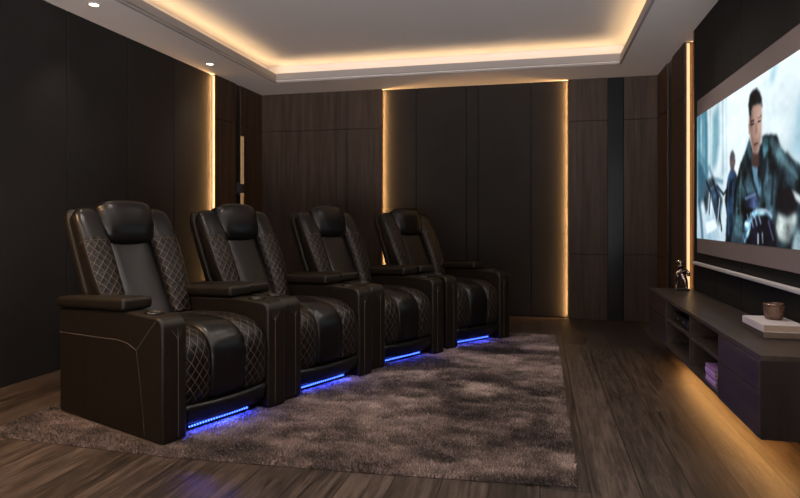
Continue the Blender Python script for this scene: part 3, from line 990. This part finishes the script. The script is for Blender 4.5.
S_ = {
    'hair': [(0.535,0.794),(0.527,0.866),(0.539,0.922),(0.562,0.942),(0.591,0.939),(0.612,0.905),(0.626,0.863),(0.63,0.803),(0.619,0.83),(0.598,0.84),(0.562,0.844),(0.55,0.813),(0.547,0.784)],
    'face': [(0.533,0.77),(0.543,0.815),(0.562,0.85),(0.598,0.85),(0.623,0.829),(0.626,0.758),(0.623,0.677),(0.616,0.602),(0.591,0.544),(0.565,0.563),(0.547,0.642),(0.536,0.701)],
    'coat': [(0.539,0.65),(0.508,0.59),(0.458,0.507),(0.415,0.349),(0.397,0.183),(0.388,-0.02),(0.619,-0.02),(1.02,-0.02),(1.02,0.20),(0.93,0.33),(0.854,0.423),(0.802,0.469),(0.746,0.537),(0.723,0.615),(0.685,0.632),(0.64,0.642),(0.623,0.595),(0.598,0.548),(0.562,0.564)],
    'scarf': [(0.554,0.48),(0.569,0.392),(0.598,0.316),(0.619,0.279),(0.598,0.4),(0.598,0.459)],
    'gun': [(0.5,0.295),(0.584,0.318),(0.598,0.268),(0.598,0.221),(0.508,0.218)],
    'hands': [(0.5,0.136),(0.539,0.186),(0.591,0.215),(0.666,0.217),(0.692,0.194),(0.698,0.16),(0.66,0.178),(0.591,0.185),(0.554,0.149),(0.531,0.056),(0.5,0.003),(0.483,0.046)],
    'below': [(0.562,0.161),(0.66,0.172),(0.698,0.138),(0.723,0.0),(0.531,-0.01)],
    'dkr': [(0.723,0.314),(0.802,0.32),(0.829,0.251),(0.829,0.185),(0.791,0.16),(0.735,0.192)],
    'w1': [(0.729,0.187),(0.78,0.16),(0.829,0.189),(0.834,0.139),(0.786,0.029),(0.735,0.041),(0.716,0.105)],
    'w2': [(0.808,0.304),(0.854,0.268),(0.90,0.24),(0.88,0.20),(0.854,0.224),(0.829,0.251)],
    'w3': [(0.802,-0.01),(0.829,0.098),(0.854,0.119),(0.90,0.13),(0.95,0.0)],
    'head2': [(0.369,0.573),(0.379,0.612),(0.397,0.621),(0.415,0.589),(0.42,0.535),(0.406,0.471),(0.383,0.475),(0.372,0.518)],
    'body2': [(0.374,0.491),(0.415,0.482),(0.441,0.425),(0.424,0.348),(0.406,0.183),(0.392,-0.02),(0.326,-0.02),(0.34,0.184),(0.321,0.29),(0.35,0.44)],
    'box': [(0.105,0.126),(0.216,0.157),(0.249,0.091),(0.13,0.041)],
    'd1': [(0.111,0.463),(0.194,0.472),(0.238,0.414),(0.159,0.379),(0.135,0.227),(0.111,0.197),(0.086,0.308)],
    'd2': [(0.159,0.387),(0.238,0.414),(0.301,0.292),(0.26,0.092),(0.205,0.21)],
    't1': [(0.194,0.93),(0.26,1.0),(0.27,0.728),(0.238,0.554),(0.194,0.525)],
    't2': [(0.015,0.64),(0.06,0.60),(0.123,0.477),(0.099,0.307),(0.015,0.272)],
    'tr1': [(0.685,0.964),(0.729,1.02),(0.70,0.932),(0.679,0.911)],
    'tr2': [(0.834,0.73),(0.90,0.80),(1.01,0.80),(1.01,0.45),(0.854,0.46),(0.823,0.465),(0.78,0.517),(0.818,0.558)],
    'neck': [(0.547,0.604),(0.562,0.558),(0.598,0.543),(0.612,0.586),(0.605,0.476),(0.591,0.413),(0.554,0.486)],
    'eye': [(0.547,0.738),(0.573,0.742),(0.573,0.728),(0.554,0.724)],
    'eye2': [(0.598,0.742),(0.619,0.740),(0.620,0.727),(0.598,0.728)],
    'brow': [(0.543,0.762),(0.575,0.760),(0.575,0.750),(0.545,0.750)],
    'brow2': [(0.594,0.760),(0.622,0.764),(0.622,0.752),(0.595,0.750)],
    'mouth': [(0.569,0.612),(0.602,0.614),(0.600,0.598),(0.574,0.596)],
    'nose': [(0.578,0.735),(0.590,0.735),(0.598,0.665),(0.574,0.662)],
    'shade': [(0.533,0.77),(0.545,0.815),(0.562,0.84),(0.566,0.76),(0.560,0.68),(0.575,0.60),(0.588,0.548),(0.565,0.560),(0.547,0.642)],
    'jaw': [(0.545,0.66),(0.57,0.635),(0.60,0.635),(0.622,0.67),(0.616,0.60),(0.591,0.544),(0.565,0.563)],
    'collar': [(0.535,0.66),(0.512,0.60),(0.53,0.54),(0.56,0.50),(0.55,0.58)],
    'collar2': [(0.625,0.64),(0.665,0.625),(0.67,0.55),(0.64,0.50),(0.63,0.57)],
    'cheek': [(0.592,0.83),(0.624,0.82),(0.624,0.68),(0.612,0.60),(0.592,0.56),(0.596,0.66)],
    'lapel': [(0.61,0.60),(0.66,0.56),(0.655,0.44),(0.63,0.30),(0.615,0.42)],
    'lapel2': [(0.54,0.62),(0.52,0.56),(0.535,0.46),(0.585,0.30),(0.555,0.46)],
    'sheen': [(0.66,0.62),(0.71,0.60),(0.77,0.50),(0.86,0.40),(0.80,0.40),(0.73,0.46),(0.69,0.53)],
    'sleeve': [(0.43,0.33),(0.47,0.44),(0.485,0.33),(0.46,0.18),(0.43,0.06),(0.41,0.06),(0.42,0.2)],
}

def film_picture():
    NX, NY = 300, 150
    W, Hh = SY1 - SY0, SZ1 - SZ0
    gs, gt = np.meshgrid((np.arange(NX) + .5) / NX, (np.arange(NY) + .5) / NY)   # s: from the far edge, t: up

    def inside(poly):
        P = np.array(poly)
        c = np.zeros(gs.shape, bool)
        j = len(P) - 1
        for i in range(len(P)):
            xi, yi = P[i]; xj, yj = P[j]
            if abs(yj - yi) > 1e-9:
                c ^= ((yi > gt) != (yj > gt)) & (gs < (xj - xi) * (gt - yi) / (yj - yi) + xi)
            j = i
        return c.astype(float)

    def blur(A, r):
        if r <= 0:
            return A
        k = np.exp(-np.arange(-3 * r, 3 * r + 1) ** 2 / (2.0 * r * r)); k /= k.sum()
        for ax in (0, 1):
            pad = [(0, 0)] * A.ndim
            pad[ax] = (3 * r, 3 * r)
            B = np.pad(A, pad, mode='edge')
            out = np.zeros_like(A)
            for q, w in enumerate(k):
                out += w * np.take(B, np.arange(q, q + A.shape[ax]), axis=ax)
            A = out
        return A

    def fbm(sx, sy, seed):
        r = np.random.default_rng(seed)
        out = np.zeros(gs.shape)
        for o_ in range(4):
            g = r.normal(size=(40, 40))
            fx_, fy_ = gs * sx * 2 ** o_, gt * sy * 2 ** o_
            ix, iy = fx_.astype(int), fy_.astype(int)
            tx, ty = fx_ - ix, fy_ - iy
            g2 = lambda a, b: g[a % 40, b % 40]
            out += 0.55 ** o_ * ((g2(ix, iy) * (1 - tx) + g2(ix + 1, iy) * tx) * (1 - ty) + (g2(ix, iy + 1) * (1 - tx) + g2(ix + 1, iy + 1) * tx) * ty)
        return out
    col = lambda r, g, b: np.array([r, g, b], float) / 255.0
    img = np.zeros(gs.shape + (3,)) + col(212, 226, 232)
    def over(key, c, a=1.0, r=1, tex=0.0, seed=0, sx=14, sy=9):
        nonlocal img
        m = blur(inside(S_[key]), r) * a
        cc = np.zeros_like(img) + col(*c)
        if tex:
            cc = np.clip(cc * (1 + tex * fbm(sx, sy, seed))[..., None], 0, 1)
        img = img * (1 - m[..., None]) + cc * m[..., None]
    def stroke(pts, wd, c, a=1.0, r=0):
        nonlocal img
        m = np.zeros(gs.shape)
        for (x0, y0), (x1, y1) in zip(pts[:-1], pts[1:]):
            X0, Y0, X1, Y1 = x0 * W, y0 * Hh, x1 * W, y1 * Hh
            px, py = gs * W, gt * Hh
            L2 = (X1 - X0) ** 2 + (Y1 - Y0) ** 2 + 1e-9
            t = np.clip(((px - X0) * (X1 - X0) + (py - Y0) * (Y1 - Y0)) / L2, 0, 1)
            d = np.hypot(px - X0 - t * (X1 - X0), py - Y0 - t * (Y1 - Y0))
            m = np.maximum(m, np.clip((wd - d) / .006 + .5, 0, 1))
        m = blur(m, r) * a
        img = img * (1 - m[..., None]) + col(*c) * m[..., None]
    # misty street behind, faint tall shapes
    tall = blur((fbm(18, 1.2, 11) > 0.12).astype(float), 3)
    fade = np.clip((0.36 - gs) / 0.22, 0, 1) * np.clip(gt + .2, 0, 1)
    img = img * (1 - 0.72 * (tall * fade)[..., None]) + col(48, 104, 124) * 0.72 * (tall * fade)[..., None]
    fog = fbm(5, 4, 21)
    img = np.clip(img + 0.035 * fog[..., None], 0, 1)
    low = np.clip((0.35 - gt) / 0.35, 0, 1) * np.clip((0.40 - gs) / .2, 0, 1)
    img = img * (1 - .45 * low[..., None]) + col(96, 136, 160) * .45 * low[..., None]
    over('t1', (74, 128, 146), 0.7, 4)
    over('t2', (44, 78, 98), 0.85, 3)
    for x_, w_, a_ in ((0.03, .02, .6), (0.075, .012, .5), (0.115, .03, .65), (0.165, .010, .5), (0.30, .016, .35), (0.335, .008, .3)):
        stroke([(x_, 1.02), (x_ + .004, 0.48)], w_, (52, 104, 124), a_, 2)
    stroke([(0.02, .70), (0.10, .60), (0.14, .52)], .02, (60, 110, 130), .6, 2)
    stroke([(0.15, .56), (0.20, .46), (0.30, .42)], .015, (70, 110, 130), .6, 1)
    over('tr1', (84, 146, 170), 0.8, 4)
    over('tr2', (96, 150, 172), 0.55, 7)
    over('d1', (34, 46, 56), 0.9, 2, .6, 31)
    over('d2', (24, 40, 58), 0.85, 2, .8, 32)
    over('box', (222, 234, 240), 0.95, 1)
    stroke([(0.12, .45), (0.17, .36), (0.155, .2)], .012, (16, 24, 32), .9)
    stroke([(0.20, .44), (0.24, .34), (0.27, .2), (0.29, .08)], .014, (18, 30, 44), .9)
    stroke([(0.24, .40), (0.31, .33), (0.34, .36)], .012, (30, 52, 72), .9)
    stroke([(0.03, .30), (0.06, .12), (0.07, .02)], .03, (40, 70, 92), .7, 2)
    stroke([(0.18, .28), (0.22, .16)], .010, (200, 218, 228), .8)
    stroke([(0.27, .30), (0.25, .14), (0.28, .03)], .010, (206, 222, 232), .7)
    over('body2', (20, 34, 50), 0.97, 1, .7, 33)
    over('head2', (70, 66, 70), 0.95, 1)
    stroke([(0.385, .535), (0.41, .53)], .018, (112, 92, 86), .7, 1)
    stroke([(0.36, .42), (0.35, .25), (0.36, .05)], .008, (60, 92, 122), .7)
    stroke([(0.40, .40), (0.39, .22)], .010, (44, 74, 104), .8)
    # foreground man
    over('coat', (30, 42, 48), 1.0, 1, .8, 41, 22, 9)
    over('sheen', (72, 98, 106), 0.7, 3, .5, 42, 24, 10)
    over('sleeve', (58, 88, 98), 0.6, 2, .7, 43, 30, 20)
    for p_, w_, c_, a_ in (([(0.47, .46), (0.455, .30), (0.47, .12)], .010, (84, 116, 124), .6), ([(0.50, .52), (0.49, .38), (0.52, .30)], .008, (14, 24, 30), .8),
                           ([(0.44, .36), (0.43, .20), (0.44, .05)], .008, (92, 124, 132), .6), ([(0.68, .56), (0.70, .40), (0.69, .24)], .012, (14, 22, 28), .8),
                           ([(0.73, .56), (0.76, .46), (0.84, .36)], .008, (110, 140, 148), .6), ([(0.70, .50), (0.75, .36), (0.83, .28)], .010, (18, 28, 34), .7),
                           ([(0.66, .52), (0.665, .36), (0.655, .20)], .007, (88, 118, 126), .6), ([(0.78, .50), (0.86, .36), (0.95, .26)], .010, (20, 30, 36), .6)):
        stroke(p_, w_, c_, a_, 1)
    over('neck', (70, 52, 48), 1.0, 1)
    over('scarf', (96, 136, 160), 0.95, 1)
    over('lapel2', (10, 18, 24), 0.8, 1)
    over('lapel', (14, 24, 30), 0.85, 1)
    over('collar', (52, 82, 92), 0.9, 1, .3, 51)
    over('collar2', (62, 96, 106), 0.9, 1, .3, 52)
    over('face', (168, 138, 126), 1.0, 1)
    over('cheek', (188, 160, 150), 0.7, 2)
    over('shade', (118, 92, 84), 0.75, 2)
    over('jaw', (120, 94, 86), 0.55, 2)
    over('hair', (34, 32, 34), 1.0, 1, .2, 44)
    over('brow', (44, 34, 34), 0.95, 0)
    over('brow2', (52, 40, 40), 0.95, 0)
    over('eye', (36, 30, 34), 0.95, 0)
    over('eye2', (42, 34, 38), 0.95, 0)
    over('nose', (126, 98, 90), 0.55, 1)
    over('mouth', (80, 46, 44), 0.95, 0)
    over('dkr', (20, 16, 22), 1.0, 1)
    over('w1', (196, 208, 206), 0.9, 2, .25, 45)
    over('w2', (214, 226, 230), 0.9, 1)
    over('w3', (150, 172, 180), 0.85, 2, .4, 46)
    over('gun', (38, 46, 66), 1.0, 1, .6, 47)
    over('below', (22, 20, 34), 0.95, 1, .6, 48)
    over('hands', (96, 130, 156), 0.95, 1, .7, 49, 30, 24)
    stroke([(0.505, .285), (0.58, .305)], .008, (110, 132, 164), .8)
    for k_ in range(4):
        stroke([(0.52 + .025 * k_, .18 + .008 * k_), (0.535 + .028 * k_, .10 + .01 * k_)], .007, (150, 178, 200), .7)
    stroke([(0.59, .205), (0.66, .20), (0.69, .17)], .010, (158, 178, 196), .8)
    stroke([(0.67, .14), (0.70, .04)], .008, (84, 90, 120), .8)
    stroke([(0.60, .06), (0.60, .015)], .010, (196, 210, 224), .8)
    stroke([(0.63, .07), (0.632, .02)], .007, (170, 186, 204), .7)
    stroke([(0.535, .82), (0.548, .80), (0.545, .73)], .006, (34, 32, 34), .9)
    stroke([(0.532, .74), (0.534, .69)], .008, (150, 118, 106), .9)
    img = np.clip((img - .5) * 1.10 + .5 + .012 * fbm(60, 30, 77)[..., None], 0, 1)
    lin = np.where(img <= 0.04045, img / 12.92, ((img + 0.055) / 1.055) ** 2.4)
    # flat grid on the cloth, one cell per sample
    ys = SY1 - W * np.arange(NX + 1) / NX
    zs = SZ0 + Hh * np.arange(NY + 1) / NY
    vv = np.array([(RW - .018, y, z) for z in zs for y in ys])
    i0 = (np.arange(NY)[:, None] * (NX + 1) + np.arange(NX)[None, :]).reshape(-1)
    faces = np.stack([i0, i0 + NX + 1, i0 + NX + 2, i0 + 1], 1)
    faces = faces[:, ::-1]
    me = bpy.data.meshes.new('film_image')
    nf = len(faces)
    me.vertices.add(len(vv)); me.vertices.foreach_set('co', vv.reshape(-1).astype(np.float32))
    me.loops.add(nf * 4); me.loops.foreach_set('vertex_index', faces.reshape(-1).astype(np.int32))
    me.polygons.add(nf)
    me.polygons.foreach_set('loop_start', np.arange(0, nf * 4, 4, dtype=np.int32))
    me.polygons.foreach_set('loop_total', np.full(nf, 4, dtype=np.int32))
    # smooth: colours at the vertices
    c = np.pad(lin, ((1, 1), (1, 1), (0, 0)), mode='edge')
    cv = (c[:-1, :-1] + c[1:, :-1] + c[:-1, 1:] + c[1:, 1:]) / 4
    at = me.color_attributes.new('picture', 'FLOAT_COLOR', 'POINT')
    rgba = np.ones((len(vv), 4), np.float32)
    rgba[:, :3] = cv.reshape(-1, 3)
    at.data.foreach_set('color', rgba.reshape(-1))
    m, nt, b = new_mat('projected film')
    a_ = N(nt, 'ShaderNodeAttribute')
    a_.attribute_name = 'picture'
    nt.links.new(a_.outputs['Color'], b.inputs['Emission Color'])
    b.inputs['Emission Strength'].default_value = 1.12
    b.inputs['Base Color'].default_value = (0.02, 0.02, 0.02, 1)
    b.inputs['Roughness'].default_value = 0.9
    b.inputs['Specular IOR Level'].default_value = 0.0
    me.materials.append(m)
    me.update()
    me.validate()
    o = bpy.data.objects.new('film_image', me)
    COL.objects.link(o)
    o.parent = scr
    o.location = (-RW, -3.9, -0.70)
    o['label'] = 'bright film picture of a man in a dark coat'
film_picture()

# ------------------------------------------------------------------ world, camera, view
w = bpy.data.worlds.new('world')
SC.world = w
w.use_nodes = True
wn = w.node_tree
wtc = wn.nodes.new('ShaderNodeTexCoord')
wsp = wn.nodes.new('ShaderNodeSeparateXYZ')
wn.links.new(wtc.outputs['Generated'], wsp.inputs[0])
wmr = wn.nodes.new('ShaderNodeMapRange')
wmr.inputs['From Min'].default_value = -0.10
wmr.inputs['From Max'].default_value = 0.06
wn.links.new(wsp.outputs[2], wmr.inputs[0])
wmx = wn.nodes.new('ShaderNodeMix')
wmx.data_type = 'RGBA'
wmx.inputs[6].default_value = (11.5, 10.5, 10.4, 1)      # added glow from below, through the open rear, to brighten the ceiling
wmx.inputs[7].default_value = (0.24, 0.23, 0.26, 1)
wn.links.new(wmr.outputs[0], wmx.inputs[0])
wn.links.new(wmx.outputs[2], wn.nodes['Background'].inputs[0])

cam = bpy.data.cameras.new('camera')
cam.sensor_width = 36
cam.sensor_fit = 'HORIZONTAL'
cam.lens = 601.43 * 36 / 800
cam.shift_y = -28.8 / 800
cam.clip_start = 0.05
co = bpy.data.objects.new('camera', cam)
co.location = (0, 0, 1.04)
co.rotation_euler = (PI / 2, 0, 0.22855)
COL.objects.link(co)
SC.camera = co

SC.view_settings.view_transform = 'Standard'
SC.view_settings.look = 'None'
SC.view_settings.gamma = 1
SC.view_settings.use_curve_mapping = False
SC.view_settings.exposure = 0.0
